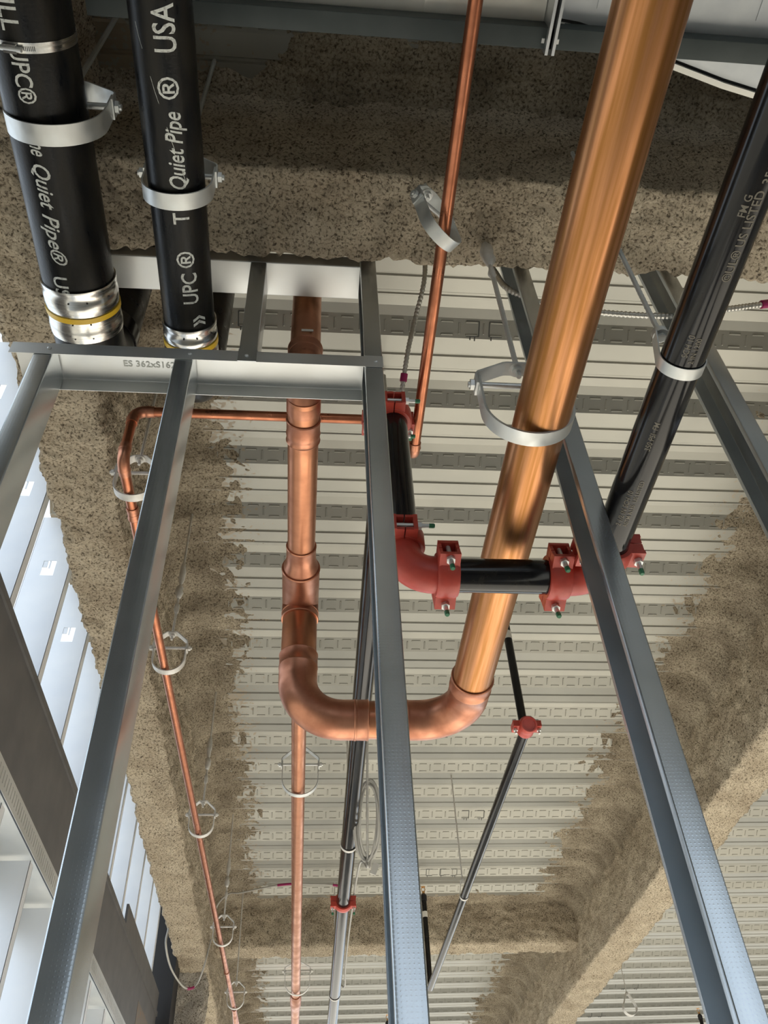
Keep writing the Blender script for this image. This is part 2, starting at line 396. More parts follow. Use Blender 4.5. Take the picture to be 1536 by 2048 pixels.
# ------------------------------------------------------------------ sprayed beams
def fbm(x, y, z, o=3):
    a = 1.0; t = 0.0; f = 1.0
    for _ in range(o):
        t += a * noise.noise(V(x * f, y * f, z * f)); a *= 0.55; f *= 2.1
    return t
def rough(x, y, z): return 0.007 * fbm(x * 9, y * 9, z * 9, 2) + 0.0075 * fbm(x * 38, y * 38, z * 38, 2) + 0.0034 * noise.noise(V(x * 150, y * 150, z * 150))
def steps(a, b, fine, grow):
    out = [a]; t = a
    while t < b:
        t += max(fine, grow * max(t, 0)); out.append(min(t, b))
    return out
def grid_faces(nr, nc, keep=None):
    fs = []
    for i in range(nr - 1):
        for j in range(nc - 1):
            q = (i * nc + j, i * nc + j + 1, (i + 1) * nc + j + 1, (i + 1) * nc + j)
            if keep is None or any(keep[a] for a in q): fs.append(q)
    return fs
def beam_core(mb, axis, ts, path, step=0.012, rc=0.03):
    """sprayed skin around a beam: path = cross-section corners, rounded; ts = stations along the beam"""
    P = [Vector(p) for p in path]; Q = []
    for i in range(len(P) - 1):
        d = P[i + 1] - P[i]; n = max(2, int(d.length / step))
        for k in range(n): Q.append(P[i] + d * k / n)
    Q.append(P[-1])
    for _ in range(1):
        Q = [Q[0]] + [(Q[i - 1] + Q[i] * 2 + Q[i + 1]) / 4 for i in range(1, len(Q) - 1)] + [Q[-1]]
    nrm = []
    for i in range(len(Q)):
        d = (Q[min(i + 1, len(Q) - 1)] - Q[max(i - 1, 0)]).normalized(); nrm.append(Vector((d.y, -d.x)))
    vs = []
    for t in ts:
        for q, n in zip(Q, nrm):
            p = (q.x, t, q.y) if axis == 'y' else (t, q.x, q.y)
            d = rough(*p) * 1.6; q2 = q + n * d
            vs.append((q2.x, t, q2.y) if axis == 'y' else (t, q2.x, q2.y))
    mb.add(vs, grid_faces(len(ts), len(Q)))
def overspray(mb, xs, ys, th):
    vs = []; keep = []
    for y in ys:
        dz = deck_z(y)
        for x in xs:
            t = th(x, y); vs.append((x, y, dz - t)); keep.append(t > -0.003)
    mb.add(vs, grid_faces(len(ys), len(xs), keep))
def frange(a, b, s): return list(np.arange(a, b + s * 0.5, s))
ZB = 1.98
# beam along the window wall
mb = MB(); ov = MB(); ts = steps(-1.2, 10.9, 0.011, 0.0045)
beam_core(mb, 'y', ts, [(-0.835, 2.53), (-0.815, 1.98), (-0.612, 1.98), (-0.598, 2.53)])
def th_left(x, y):
    d = x + 0.605
    w = 0.27 + 0.10 * noise.noise(V(3.0, y * 1.1, 0.3)) + 0.05 * noise.noise(V(9.0, y * 6, 1.3))
    return 0.10 * math.exp(-d / 0.032) + 0.017 * (1 - d / w) + 0.009 * fbm(x * 22, y * 22, 2.0, 3)
overspray(ov, frange(-0.62, -0.10, 0.012), steps(1.0, 10.9, 0.012, 0.005), th_left)
bo = tag(mb.build('fireproofed_beam', 'fireproofing', ang=180), 'tan sprayed beam running along the window wall at left', 'beam', kind='structure')
ov.build('overspray', 'fireproofing_thin_shaded', bo, ang=180)
# cross beam above the stud wall
mb = MB(); ov = MB(); xs_ = frange(-0.62, 3.3, 0.011)
beam_core(mb, 'x', xs_, [(0.872, 2.53), (0.848, 1.98), (1.076, 1.98), (1.082, 2.53)])
def th_near(x, y):
    d = 0.87 - y
    e = 0.20 + 0.035 * noise.noise(V(x * 4, 2.0, 0.7)) + 0.03 * noise.noise(V(x * 14, 5.0, 0.7))
    if x < -0.05: e -= min(0.16, (-0.05 - x) * 1.3)
    return 0.03 * math.exp(-d / 0.02) + 0.022 * (1 - d / max(e, 0.03)) + 0.010 * fbm(x * 22, y * 22, 7.0, 3)
overspray(ov, frange(-0.62, 3.3, 0.012), frange(0.55, 0.90, 0.010), th_near)
def th_far1(x, y):
    d = y - 1.075; e = 0.10 + 0.05 * noise.noise(V(x * 5, 4.0, 0.7))
    return 0.05 * math.exp(-d / 0.03) + 0.02 * (1 - d / e) + 0.008 * fbm(x * 22, y * 22, 9.0, 3)
overspray(ov, frange(-0.62, 3.3, 0.014), frange(1.06, 1.40, 0.012), th_far1)
bo = tag(mb.build('fireproofed_beam', 'fireproofing', ang=180), 'wide tan sprayed cross beam above the metal stud framing', 'beam', kind='structure')
ov.build('overspray', 'fireproofing_thin_shaded', bo, ang=180)
# beam on the right
mb = MB(); ov = MB(); ts = steps(1.2, 10.9, 0.014, 0.0045)
beam_core(mb, 'y', ts, [(2.125, 2.53), (2.085, 1.98), (2.330, 1.98), (2.345, 2.53)], step=0.016)
def th_right(x, y):
    d = 2.11 - x
    w = 0.30 + 0.12 * noise.noise(V(5.0, y * 1.3, 3.3)) + 0.09 * noise.noise(V(7.0, y * 7, 1.3))
    return 0.12 * math.exp(-d / 0.045) + 0.019 * (1 - d / w) + 0.009 * fbm(x * 20, y * 20, 4.0, 3)
overspray(ov, frange(1.55, 2.14, 0.014), steps(1.4, 10.9, 0.014, 0.005), th_right)
def th_right2(x, y):
    d = x - 2.34; w = 0.05 + 0.03 * noise.noise(V(5.0, y * 4, 8.3))
    return 0.04 * math.exp(-d / 0.03) + 0.012 * (1 - d / w) + 0.008 * fbm(x * 20, y * 20, 6.0, 3)
overspray(ov, frange(2.32, 2.60, 0.016), steps(2.0, 10.9, 0.02, 0.006), th_right2)
bo = tag(mb.build('fireproofed_beam', 'fireproofing', ang=180), 'tan sprayed beam slanting down the right side of the deck', 'beam', kind='structure')
ov.build('overspray', 'fireproofing_thin_shaded', bo, ang=180)
# shallow cross beam far off
mb = MB(); ov = MB(); xs_ = frange(-0.62, 2.12, 0.018)
beam_core(mb, 'x', xs_, [(6.72, 2.53), (6.735, 2.215), (6.955, 2.215), (6.97, 2.53)], step=0.018)
def th_far2(x, y):
    d = (6.735 - y) if y < 6.85 else (y - 6.955); d = max(d, 0)
    e = 0.16 + 0.08 * noise.noise(V(x * 5, 4.0, 0.7))
    return 0.06 * math.exp(-d / 0.05) + 0.020 * (1 - d / e) + 0.010 * fbm(x * 20, y * 20, 9.0, 3)
overspray(ov, frange(-0.62, 2.12, 0.018), frange(6.4, 6.75, 0.02), th_far2)
overspray(ov, frange(-0.62, 2.12, 0.018), frange(6.94, 7.3, 0.02), th_far2)
bo = tag(mb.build('fireproofed_beam', 'fireproofing', ang=180), 'shallow tan sprayed cross beam at the far end between the two long beams', 'beam', kind='structure')
ov.build('overspray', 'fireproofing_thin_shaded', bo, ang=180)

# ------------------------------------------------------------------ exterior wall framing at left
XI, XO = -0.88, -1.03
def ext_stud(k, z0, z1, hole, lab, grp):
    y = 2.06 + 0.404 * k
    mb = MB(); t = 0.0015
    if hole:
        hx0, hx1 = -0.978, -0.932; hz0, hz1 = 2.105, 2.175
        mb.bx(XO, hx0, y, y + t, z0, z1).bx(hx1, XI, y, y + t, z0, z1).bx(hx0, hx1, y, y + t, z0, hz0).bx(hx0, hx1, y, y + t, hz1, z1)
        mb.bx(hx0, hx0 + 0.016, y + t, y + 0.004, hz0 + 0.040, hz1).bx(hx0 + 0.022, hx0 + 0.027, y + t, y + 0.004, hz0 + 0.035, hz1)
    else:
        mb.bx(XO, XI, y, y + t, z0, z1)
    root = thing('exterior_stud', lab, 'stud', (XI, y, z0), grp)
    mb.build('web', 'ext_stud', root, smooth=False)
    MB().bx(XI - t, XI, y, y + 0.041, z0, z1).bx(XI - 0.012, XI, y + 0.041 - t, y + 0.041, z0, z1).build('flange', 'ext_stud', root, smooth=False)
    MB().bx(XO, XO + t, y, y + 0.041, z0, z1).bx(XO, XO + 0.012, y + 0.041 - t, y + 0.041, z0, z1).build('flange', 'ext_stud', root, smooth=False)
ORD = ['', 'first', 'second', 'third', 'fourth', 'fifth', 'sixth', 'seventh', 'eighth', 'ninth', 'tenth', 'eleventh']
for k in range(-1, 10):
    ext_stud(k, 1.645, 2.40, k <= 2, ORD[k + 2] + ' pale exterior stud from the left above the dark header plate', 'exterior studs above the dark header plate')
for k in range(1, 10):
    ext_stud(k, -CZ, 1.225, False, ORD[k] + ' pale exterior stud from the left below the slotted track', 'exterior studs below the slotted track')
hd = thing('header_plate', 'dark grey steel header plate running along the exterior wall', 'header', (-0.87, 3, 1.25))
MB().bx(XI - 0.014, XI + 0.004, 0.4, 6.1, 1.25, 1.635).build('plate', 'header_paint', hd, smooth=False)
MB().bx(XO, XI + 0.010, 0.4, 6.1, 1.628, 1.640).bx(XI + 0.004, XI + 0.012, 0.4, 6.1, 1.615, 1.640).build('ledge', 'header_paint', hd, smooth=False)
MB().bx(XI - 0.004, XI + 0.008, 4.62, 6.08, 1.640, 1.745).build('angle', 'header_paint', hd, smooth=False)
MB().bx(XI + 0.0041, XI + 0.0052, 5.35, 6.1, 1.25, 1.50).build('rust_patch', 'rust_paint', hd, smooth=False)
st = thing('slotted_track', 'grey slotted deflection track under the dark header plate', 'track', (-0.87, 3, 1.15))
mb = MB(); x0, x1 = XI + 0.0045, XI + 0.006
mb.bx(x0, x1, 0.4, 6.1, 1.295, 1.310).bx(x0, x1, 0.4, 6.1, 1.238, 1.256)
y = 0.4
while y < 6.08: mb.bx(x0, x1, y, y + 0.018, 1.256, 1.295); y += 0.0254
mb.build('slotted_flange', 'galv_track', st, smooth=False)
MB().bx(XI + 0.0041, XI + 0.0044, 0.4, 6.1, 1.256, 1.295).build('backing', 'zinc_white', st, smooth=False)
MB().bx(XO - 0.004, XI, 0.4, 6.1, 1.236, 1.2375).build('web', 'galv_track', st, smooth=False)
MB().bx(XO - 0.004, XO - 0.0025, 0.4, 6.1, 1.15, 1.2375).build('flange', 'galv_track', st, smooth=False)
tag(MB().bx(-1.0, -0.80, 6.16, 6.40, -CZ, 2.5).build('wrapped_column', 'black_membrane', smooth=False), 'black wrapped column at the end of the exterior wall', 'column', kind='structure')
mb = MB(); ts = frange(-CZ, 2.05, 0.02); vs = []
Q = []
for a, b in (((-0.86, 6.48), (-0.63, 6.48)), ((-0.63, 6.48), (-0.63, 6.75)), ((-0.63, 6.75), (-0.86, 6.75)), ((-0.86, 6.75), (-0.86, 6.48))):
    for k in range(14): Q.append((a[0] + (b[0] - a[0]) * k / 14, a[1] + (b[1] - a[1]) * k / 14))
for z in ts:
    for q in Q:
        d = rough(q[0], q[1], z) * 1.5; vs.append((q[0] + d, q[1] - d, z))
n = len(Q); mb.add(vs, [(i * n + k, i * n + (k + 1) % n, (i + 1) * n + (k + 1) % n, (i + 1) * n + k) for i in range(len(ts) - 1) for k in range(n)])
tag(mb.build('sprayed_column', 'fireproofing_pale', ang=180), 'whitish sprayed column below the far end of the window-side beam', 'column', kind='structure')

# ------------------------------------------------------------------ metal stud wall
YW = 1.10; DW = 0.092; FL = 0.0405
def screw(p, parent):
    mb = MB(); mb.lathe(p, (0, -1, 0), [(0, 0.0045), (0.0015, 0.0042), (0.0028, 0.0022)], 12); mb.build('screw', 'zinc', parent)
def stud(x0, z0, z1, label, yw=YW, dw=DW):
    mb = MB()
    mb.sheet([(x0, yw + 0.012), (x0, yw), (x0 + FL, yw), (x0 + FL, yw + dw), (x0, yw + dw), (x0, yw + dw - 0.012)], 0.0011, 'z', z0, z1)
    o = mb.build('metal_stud', 'galv_stud', ang=14); return tag(o, label, 'stud', 'studs of the metal partition')
s_a0 = stud(-0.595, -CZ, 1.590, 'galvanized metal stud at the left edge under the end of the header track')
s_a = stud(-0.300, -CZ, 1.590, 'galvanized metal stud under the middle of the header track with copper reflected in its side')
s_b = stud(0.1125, -CZ, 2.44, 'galvanized metal stud rising past the right end of the header track')
s_s = stud(-0.165, 1.600, 2.04, 'short dark metal stud between the two tracks beside the left cast iron pipes')
s_c = stud(0.517, -CZ, 2.44, 'galvanized metal stud passing behind the big copper pipe')
s_d = stud(0.919, -CZ, 2.44, 'rightmost galvanized metal stud passing behind the black sprinkler pipe')
MB().bx(-0.165, -0.1245, YW - 0.0035, YW - 0.0023, 1.556, 1.602).build('flange_tab', 'galv_stud', s_s, smooth=False)
mb = MB()
mb.sheet([(YW - 0.0018, 1.556), (YW - 0.0018, 1.5975), (YW + DW + 0.0012, 1.5975), (YW + DW + 0.0012, 1.556)], -0.0011, 'x', -0.645, 0.1118)
trk = mb.build('header_track', 'galv_track', ang=14)
tag(trk, 'galvanized header track lying across the tops of two studs', 'track', 'tracks of the metal partition')
MB().bx(0.1118, 0.153, YW - 0.0019, YW - 0.0008, 1.556, 1.5975).build('flange_tab', 'galv_track', trk, smooth=False)
for p in ((-0.565, YW - 0.002, 1.576), (-0.268, YW - 0.002, 1.576), (-0.146, YW - 0.0036, 1.576), (0.137, YW - 0.002, 1.576)): screw(p, trk)
text_flat('printed_text', 'ES 362xS162', 0.022, (-0.42, YW + 0.052, 1.5955), (1, 0, 0), (0, -1, 0), 'print_faint', trk)
mb = MB()
mb.sheet([(YW - 0.0018, 2.036), (YW - 0.0018, 1.989), (YW + DW + 0.0012, 1.989), (YW + DW + 0.0012, 2.036)], 0.0011, 'x', -0.585, 0.1118)
tag(mb.build('upper_track', 'galv_track', ang=14), 'short galvanized track tucked against the sprayed cross beam', 'track', 'tracks of the metal partition')

# ------------------------------------------------------------------ pipe hangers
def rod(mb, x, y, z0, z1, r=0.005):
    n = max(2, int((z1 - z0) / 0.006)); pts = []; rd = []
    for i in range(n + 1):
        pts.append((x, y, z0 + (z1 - z0) * i / n)); rd.append(r * (1.0 if i % 2 else 0.86))
    mb.sweep(pts, rd, 8)
def clevis(label, y, xc, zb, a, zbolt, ztop, w, zrod, m='zinc', grp=None, tilt=0.0, t=0.0035, rr=0.005, yaw=0.0):
    root = thing('clevis_hanger', label, 'hanger', (xc, y, zb), grp)
    piv = V(xc, y, ztop); Rm = Matrix.Rotation(yaw, 3, 'Z') @ Matrix.Rotation(tilt, 3, 'Y')
    def T(p): return piv + Rm @ (Vector(p) - piv)
    def TB(mb): mb.v = [tuple(T(p)) for p in mb.v]; return mb
    p = [(xc - a, y, zbolt + 0.012)]
    for i in range(25):
        th = math.pi + math.pi * i / 24; p.append((xc + a * math.cos(th), y, zb + a + a * math.sin(th)))
    p.append((xc + a, y, zbolt + 0.012))
    TB(MB().ribbon(p, (0, 1, 0), w, t)).build('strap', m, root, ang=30)
    b = a + t * 1.1
    zc = zbolt + (ztop - zbolt) * 0.35
    p = [(xc - b, y, zbolt - 0.014), (xc - b, y, zc - 0.004), (xc - b * 0.95, y, zc + 0.004), (xc - 0.34 * b, y, ztop - 0.002), (xc - 0.26 * b, y, ztop),
         (xc + 0.26 * b, y, ztop), (xc + 0.34 * b, y, ztop - 0.002), (xc + b * 0.95, y, zc + 0.004), (xc + b, y, zc - 0.004), (xc + b, y, zbolt - 0.014)]
    TB(MB().ribbon(p, (0, 1, 0), w, t)).build('yoke', m, root, ang=30)
    TB(MB().cyl((xc - b - 0.016, y, zbolt), (xc + b + 0.016, y, zbolt), rr, 12)).build('cross_bolt', m, root)
    TB(MB().hexa((xc - b - 0.012, y, zbolt), (1, 0, 0), rr * 1.9, 0.008)).build('bolt_head', m, root)
    TB(MB().hexa((xc + b + 0.003, y, zbolt), (1, 0, 0), rr * 1.9, 0.008)).build('nut', m, root)
    TB(MB().lathe((xc, y, ztop - 0.0135), (0, 0, 1), [(0, rr * 1.9), (0.009, rr * 1.9), (0.009, rr * 2.9), (0.0112, rr * 2.9)], 18)).build('nut', m, root)
    mb = MB(); rod(mb, xc, y, ztop - 0.028, zrod, rr); mb.build('rod', m, root)
    return root
def ring_hanger(label, y, xc, zc, r, znut, w, zrod, m='zinc', grp=None, xr=None, rr=0.005, t=0.002):
    root = thing('ring_hanger', label, 'hanger', (xc, y, zc - r), grp); xr = xc if xr is None else xr
    top = (xr - 0.011, znut - 0.004); p = [(xr - 0.004, y, znut - 0.006), (top[0], y, top[1] - 0.004)]
    for i in range(31):
        th = R(165) + R(210) * i / 30; p.append((xc + r * math.cos(th), y, zc + r * math.sin(th)))
    p += [(xr + 0.011, y, top[1] - 0.004), (xr + 0.004, y, znut - 0.006)]
    MB().ribbon(p, (0, 1, 0), w, t).build('strap', m, root, ang=30)
    MB().lathe((xr, y, znut - 0.012), (0, 0, 1), [(0, 0.006), (0.002, 0.014), (0.014, 0.014), (0.016, 0.009), (0.022, 0.009)], 18).build('swivel_nut', m, root)
    MB().hexa((xr, y, znut - 0.016), (0, 0, 1), 0.0085, 0.006).build('nut', m, root)
    mb = MB(); rod(mb, xr, y, znut - 0.006, zrod, rr); mb.build('rod', m, root)
    return root

# ------------------------------------------------------------------ cast iron drain pipes
def no_hub(root, x, z, r, y0, y1):
    cp = MB().lathe((x, y0, z), (0, 1, 0), [(0, r + 0.001), (0, r + 0.0045), (0.010, r + 0.0045), (0.012, r + 0.0036), (0.030, r + 0.0036), (0.032, r + 0.0046), ((y1 - y0) * 0.45, r + 0.0046),
         ((y1 - y0) * 0.47, r + 0.0036), (y1 - y0 - 0.026, r + 0.0036), (y1 - y0 - 0.024, r + 0.0046), (y1 - y0 - 0.006, r + 0.0046), (y1 - y0, r + 0.0040), (y1 - y0, r + 0.001)], 48, cap=False)
    c = cp.build('coupling_shield', 'stainless', root, ang=30)
    MB().lathe((x, y0 + (y1 - y0) * 0.50, z), (0, 1, 0), [(0, r + 0.003), (0, r + 0.0056), (0.013, r + 0.0056), (0.013, r + 0.003)], 48, cap=False).build('yellow_band', 'yellow_tape', c)
    for ang in (-6, 22, 60):
        n0 = V(math.sin(R(ang)), 0, -math.cos(R(ang)))
        for f in (0.2, 0.62, 0.9):
            MB().lathe(V(x, y0 + (y1 - y0) * f, z) + n0 * (r + 0.0042), n0, [(0, 0.0022), (0.0012, 0.0018)], 8).build('dimple', 'dark_gap', c)
    return c
def ci_pipe(label, x, z, r, yend, yriser, Rb):
    root = thing('cast_iron_pipe', label, 'pipe', (x, yend, z - r))
    MB().lathe((x, -3.3, z), (0, 1, 0), [(0, r), (yend + 3.3 + 0.05, r)], 56).build('pipe', 'cast_iron', root)
    MB().lathe((x, yend + 0.05, z), (0, 1, 0), [(0, r + 0.001), (yriser - Rb - yend - 0.045, r + 0.001)], 48).elbow((x, yriser, z), (0, 1, 0), (0, 0, 1), Rb, r + 0.001, 40).build('elbow', 'cast_iron', root)
    z0 = z + Rb
    MB().lathe((x, yriser, z0), (0, 0, 1), [(0, r), (2.49 - z0, r)], 48).build('riser', 'cast_iron', root)
    MB().lathe((x, yriser, z0 + 0.01), (0, 0, 1), [(0, r + 0.001), (0, r + 0.0045), (0.055, r + 0.0045), (0.055, r + 0.001)], 48, cap=False).build('riser_coupling', 'black_steel', root)
    return root
r1 = 0.081; x1, z1 = -0.553, 1.835
c1 = ci_pipe('large black cast iron pipe at far left with a hose clamp and white lettering', x1, z1, r1, 1.075, 1.33, 0.095)
no_hub(c1, x1, z1, r1, 1.070, 1.205)
for body, y, sz, sh, ang, xs in (('3ILL', 0.455, 0.047, 0.0, -9, 0.95), ('UPC\u00ae', 0.556, 0.047, 0.0, -6, 0.82), ('me', 0.722, 0.047, 0.35, -5, 0.62), ('Quiet', 0.772, 0.047, 0.35, -7, 0.86),
                                 ('Pipe\u00ae', 0.882, 0.047, 0.35, -8, 0.98), ('USA', 1.030, 0.047, 0.0, -13, 0.95)):
    text_on_pipe('printed_text', body, sz, (x1, y, z1), (0, 1, 0), ang, r1, 'print_white', c1, shear=sh, xs=xs)
hc = thing('hose_clamp', 'stainless worm-drive hose clamp around the large cast iron pipe', 'clamp', (x1, 0.56, z1 - r1))
MB().lathe((x1, 0.553, z1), (0, 1, 0), [(-0.003, r1), (-0.003, r1 + 0.0012), (0.0155, r1 + 0.0012), (0.0155, r1)], 64, cap=False).build('band', 'stainless', hc)
n0 = V(math.sin(R(-13)), 0, -math.cos(R(-13))); u0 = V(0, 1, 0).cross(n0)
MB().frm(V(x1, 0.560, z1) + n0 * (r1 + 0.005), u0, V(0, 1, 0), n0, 0.026, 0.016, 0.009).build('screw_housing', 'stainless', hc, smooth=False)
MB().cyl(V(x1, 0.560, z1) + n0 * (r1 + 0.006) - u0 * 0.022, V(x1, 0.560, z1) + n0 * (r1 + 0.006) + u0 * 0.018, 0.0048, 12).build('screw', 'zinc', hc)
for i in range(7):
    n1 = V(math.sin(R(3 + i * 2.2)), 0, -math.cos(R(3 + i * 2.2)))
    MB().frm(V(x1, 0.560, z1) + n1 * (r1 + 0.0014), V(0, 1, 0).cross(n1), V(0, 1, 0), n1, 0.0013, 0.008, 0.0006).build('slot', 'dark_gap', hc, smooth=False)
r2 = 0.0575; x2, z2 = -0.289, 1.735
c2 = ci_pipe('smaller black cast iron pipe beside the large one with white lettering', x2, z2, r2, 1.115, 1.32, 0.075)
no_hub(c2, x2, z2, r2, 1.108, 1.205)
for body, y, sz, sh, ang, xs in (('USA', 0.528, 0.056, 0.0, 12, 0.78), ('Quiet Pipe', 0.782, 0.046, 0.30, 12, 0.76), ('\u00ae', 0.606, 0.052, 0.0, 11, 1.0), ('T', 0.852, 0.046, 0.0, 12, 0.9),
                                 ('UPC', 1.040, 0.047, 0.0, 17, 0.86), ('\u00ae', 0.950, 0.050, 0.0, 14, 1.0), ('\u00bb', 1.098, 0.060, 0.0, 25, 1.0)):
    text_on_pipe('printed_text', body, sz, (x2, y, z2), (0, -1, 0), ang, r2, 'print_white', c2, shear=sh, xs=xs)
clevis('wide galvanized clevis hanger holding the large cast iron pipe', 0.711, -0.535, 1.737, 0.098, 1.905, 1.985, 0.042, 2.52, rr=0.007)
clevis('galvanized clevis hanger holding the smaller cast iron pipe', 0.80, -0.288, 1.668, 0.070, 1.795, 1.865, 0.034, 2.52, rr=0.006)

# ------------------------------------------------------------------ copper main with riser, tee and branch
def cup(mb, p, ax, r, L):
    """a fitting's socket: sleeve with a rolled rim at its open end (at p), running along ax"""
    mb.lathe(p, ax, [(0, r + 0.0005), (0, r + 0.0035), (0.003, r + 0.0052), (0.006, r + 0.0038), (L * 0.45, r + 0.0034), (L * 0.47, r + 0.0046), (L * 0.53, r + 0.0046), (L * 0.55, r + 0.0034), (L, r + 0.0034)], 40, cap=False)
cu = thing('copper_main', 'big copper pipe run from overhead with two elbows, a tee and a long branch', 'pipe', (0.2, 2.1, 1.23))
rm = 0.0525; mx, mz, my = 0.441, 1.285, 2.1; ax_, az_ = -0.022, 1.70; ra = 0.0397; rbn = 0.0275; Rb = 0.125
MB().cyl((mx, -3.3, mz), (mx, my - Rb - 0.02, mz), rm, 64).build('pipe', 'copper_main', cu)
mb = MB(); mb.elbow((mx, my, mz), (0, 1, 0), (-1, 0, 0), Rb, rm + 0.0034, 44, 18)
cup(mb, (mx, my - Rb - 0.092, mz), (0, 1, 0), rm, 0.092); cup(mb, (mx - Rb - 0.06, my, mz), (1, 0, 0), rm, 0.06)
mb.build('elbow', 'copper_fitting', cu)
MB().cyl((mx - Rb - 0.02, my, mz), (ax_ + Rb + 0.02, my, mz), rm, 48).build('pipe', 'copper_pipe', cu)
mb = MB(); mb.elbow((ax_, my, mz), (-1, 0, 0), (0, 0, 1), Rb, rm + 0.0034, 44, 18)
cup(mb, (ax_ + Rb + 0.075, my, mz), (-1, 0, 0), rm, 0.075); cup(mb, (ax_, my, mz + Rb + 0.092), (0, 0, -1), rm, 0.092)
mb.build('elbow', 'copper_fitting', cu)
MB().cyl((ax_, my, mz + Rb + 0.03), (ax_, my, 1.66), rm, 48).build('pipe', 'copper_pipe', cu)
mb = MB(); cup(mb, (ax_, my, 1.632), (0, 0, 1), rm, 0.05)
mb.lathe((ax_, my, 1.66), (0, 0, 1), [(0, rm + 0.0034), (0.045, rm + 0.0034)], 40, cap=False)
mb.lathe((ax_, my + 0.085, az_), (0, -1, 0), [(0, 0.031), (0.02, rm + 0.002), (0.03, rm + 0.0034), (0.245, rm + 0.0034), (0.250, rm + 0.0052), (0.254, rm + 0.0036), (0.254, rm)], 44)
mb.build('tee', 'copper_fitting', cu)
mb = MB(); mb.lathe((ax_, my - 0.160, az_), (0, -1, 0), [(0, rm - 0.001), (0.018, rm - 0.001), (0.042, ra + 0.004), (0.098, ra + 0.0034), (0.102, ra + 0.0048), (0.106, ra + 0.0032), (0.106, ra)], 44)
mb.build('reducer', 'copper_fitting', cu)
MB().cyl((ax_, my - 0.25, az_), (ax_, 1.30, az_), ra, 48).build('pipe', 'copper_pipe', cu)
mb = MB(); mb.lathe((ax_, 1.365, az_), (0, 1, 0), [(0, ra), (0, ra + 0.0030), (0.003, ra + 0.0046), (0.006, ra + 0.003), (0.040, ra + 0.003), (0.046, ra + 0.0046), (0.052, ra + 0.003), (0.066, ra + 0.0030), (0.069, ra + 0.0046), (0.072, ra + 0.003), (0.072, ra)], 44)
mb.build('coupling', 'copper_fitting', cu)
mb = MB(); mb.elbow((ax_, 1.255, az_), (0, -1, 0), (0, 0, 1), 0.085, ra + 0.003, 40, 16); cup(mb, (ax_, 1.255, az_ + 0.142), (0, 0, -1), ra, 0.06); mb.build('elbow', 'copper_fitting', cu)
MB().cyl((ax_, 1.255, az_ + 0.09), (ax_, 1.255, 2.49), ra - 0.001, 44).build('pipe', 'copper_pipe', cu)
el = MB(); el.frm((ax_ + 0.004, 1.255 - ra + 0.0002, 1.868), V(1, 0, 0), V(0, 1, 0), V(0, 0, 1), 0.030, 0.002, 0.008); el.build('sticker', 'white_label', cu, smooth=False)
MB().cyl((ax_, my + 0.06, az_), (ax_ + 0.012, 6.05, az_ - 0.005), rbn, 36).build('branch_pipe', 'copper_pipe', cu)
mb = MB(); mb.lathe((ax_ + 0.012, 6.0, az_ - 0.005), (0, 1, 0), [(0, rbn), (0, rbn + 0.0042), (0.03, rbn + 0.0042), (0.05, rbn + 0.008), (0.20, rbn + 0.008), (0.23, rbn + 0.003), (0.30, rbn + 0.003), (0.3, rbn)], 28); mb.build('reducer', 'copper_fitting', cu)
MB().cyl((ax_ + 0.012, 6.25, az_ - 0.005), (ax_ + 0.012, 10.5, az_ - 0.005), rbn, 24).build('branch_pipe', 'copper_pipe', cu)
text_flat('printed_text', 'TYPE L', 0.03, (ax_ + 0.030, my - rm * 0.86, 1.60), (0, 0, -1), (1, 0, 0), 'print_grey', cu) if False else None
mainhang = clevis('large galvanized clevis hanger cradling the big copper pipe', 1.016, 0.420, 1.2265, 0.088, 1.392, 1.452, 0.032, 2.02, rr=0.0062, t=0.005)
G = 'clevis hangers along the copper branch'
clevis('clevis hanger on the copper branch just below the copper elbow', 3.30, -0.012, 1.6655, 0.074, 1.805, 1.878, 0.024, 2.52, grp=G)
clevis('faint far clevis hanger near the lower end of the copper branch', 5.90, -0.002, 1.6610, 0.078, 1.800, 1.850, 0.024, 2.52, m='zinc_white', grp=G)

# ------------------------------------------------------------------ small copper line
cs = thing('copper_line', 'thin copper pipe that crosses above the framing and runs down the left beam', 'pipe', (0, 1.57, 1.74))
rs = 0.0143; sx, sz, sy = 0.284, 1.80, 1.572; zl = 1.962; lx = -0.505; zr = 1.757; Re = 0.034
def ring(mb, p, ax, r): mb.lathe(p, ax, [(-0.012, r), (-0.012, r + 0.0022), (-0.006, r + 0.0038), (0, r + 0.0022), (0.012, r + 0.0022), (0.012, r)], 24, cap=False)
MB().cyl((sx, -3.3, sz), (sx, sy - Re, sz), rs, 28).build('pipe', 'copper_small', cs)
for c_, a_, b_ in (((sx, sy, sz), (0, 1, 0), (0, 0, 1)), ((sx, sy, zl), (0, 0, 1), (-1, 0, 0)), ((lx, sy, zl), (-1, 0, 0), (0, 0, -1)), ((lx, sy, zr), (0, 0, -1), (0, 1, 0))):
    mb = MB(); mb.elbow(c_, a_, b_, Re, rs + 0.0022, 24, 10); A = Vector(a_); B = Vector(b_); P = Vector(c_)
    ring(mb, P - A * (Re + 0.010), -A, rs); ring(mb, P + B * (Re + 0.010), B, rs); mb.build('elbow', 'copper_fitting', cs)
MB().cyl((sx, sy, sz + Re), (sx, sy, zl - Re), rs, 24).build('pipe', 'copper_small', cs)
MB().cyl((sx - Re, sy, zl), (lx + Re, sy, zl), rs, 24).build('pipe', 'copper_small', cs)
MB().cyl((lx, sy, zl - Re), (lx, sy, zr + Re), rs, 24).build('pipe', 'copper_small', cs)
def lrun(y): return lx + 0.0172 * (y - sy - Re)
MB().cyl((lx, sy + Re, zr), (lrun(8.8), 8.8, zr), rs, 24).build('pipe', 'copper_small', cs)
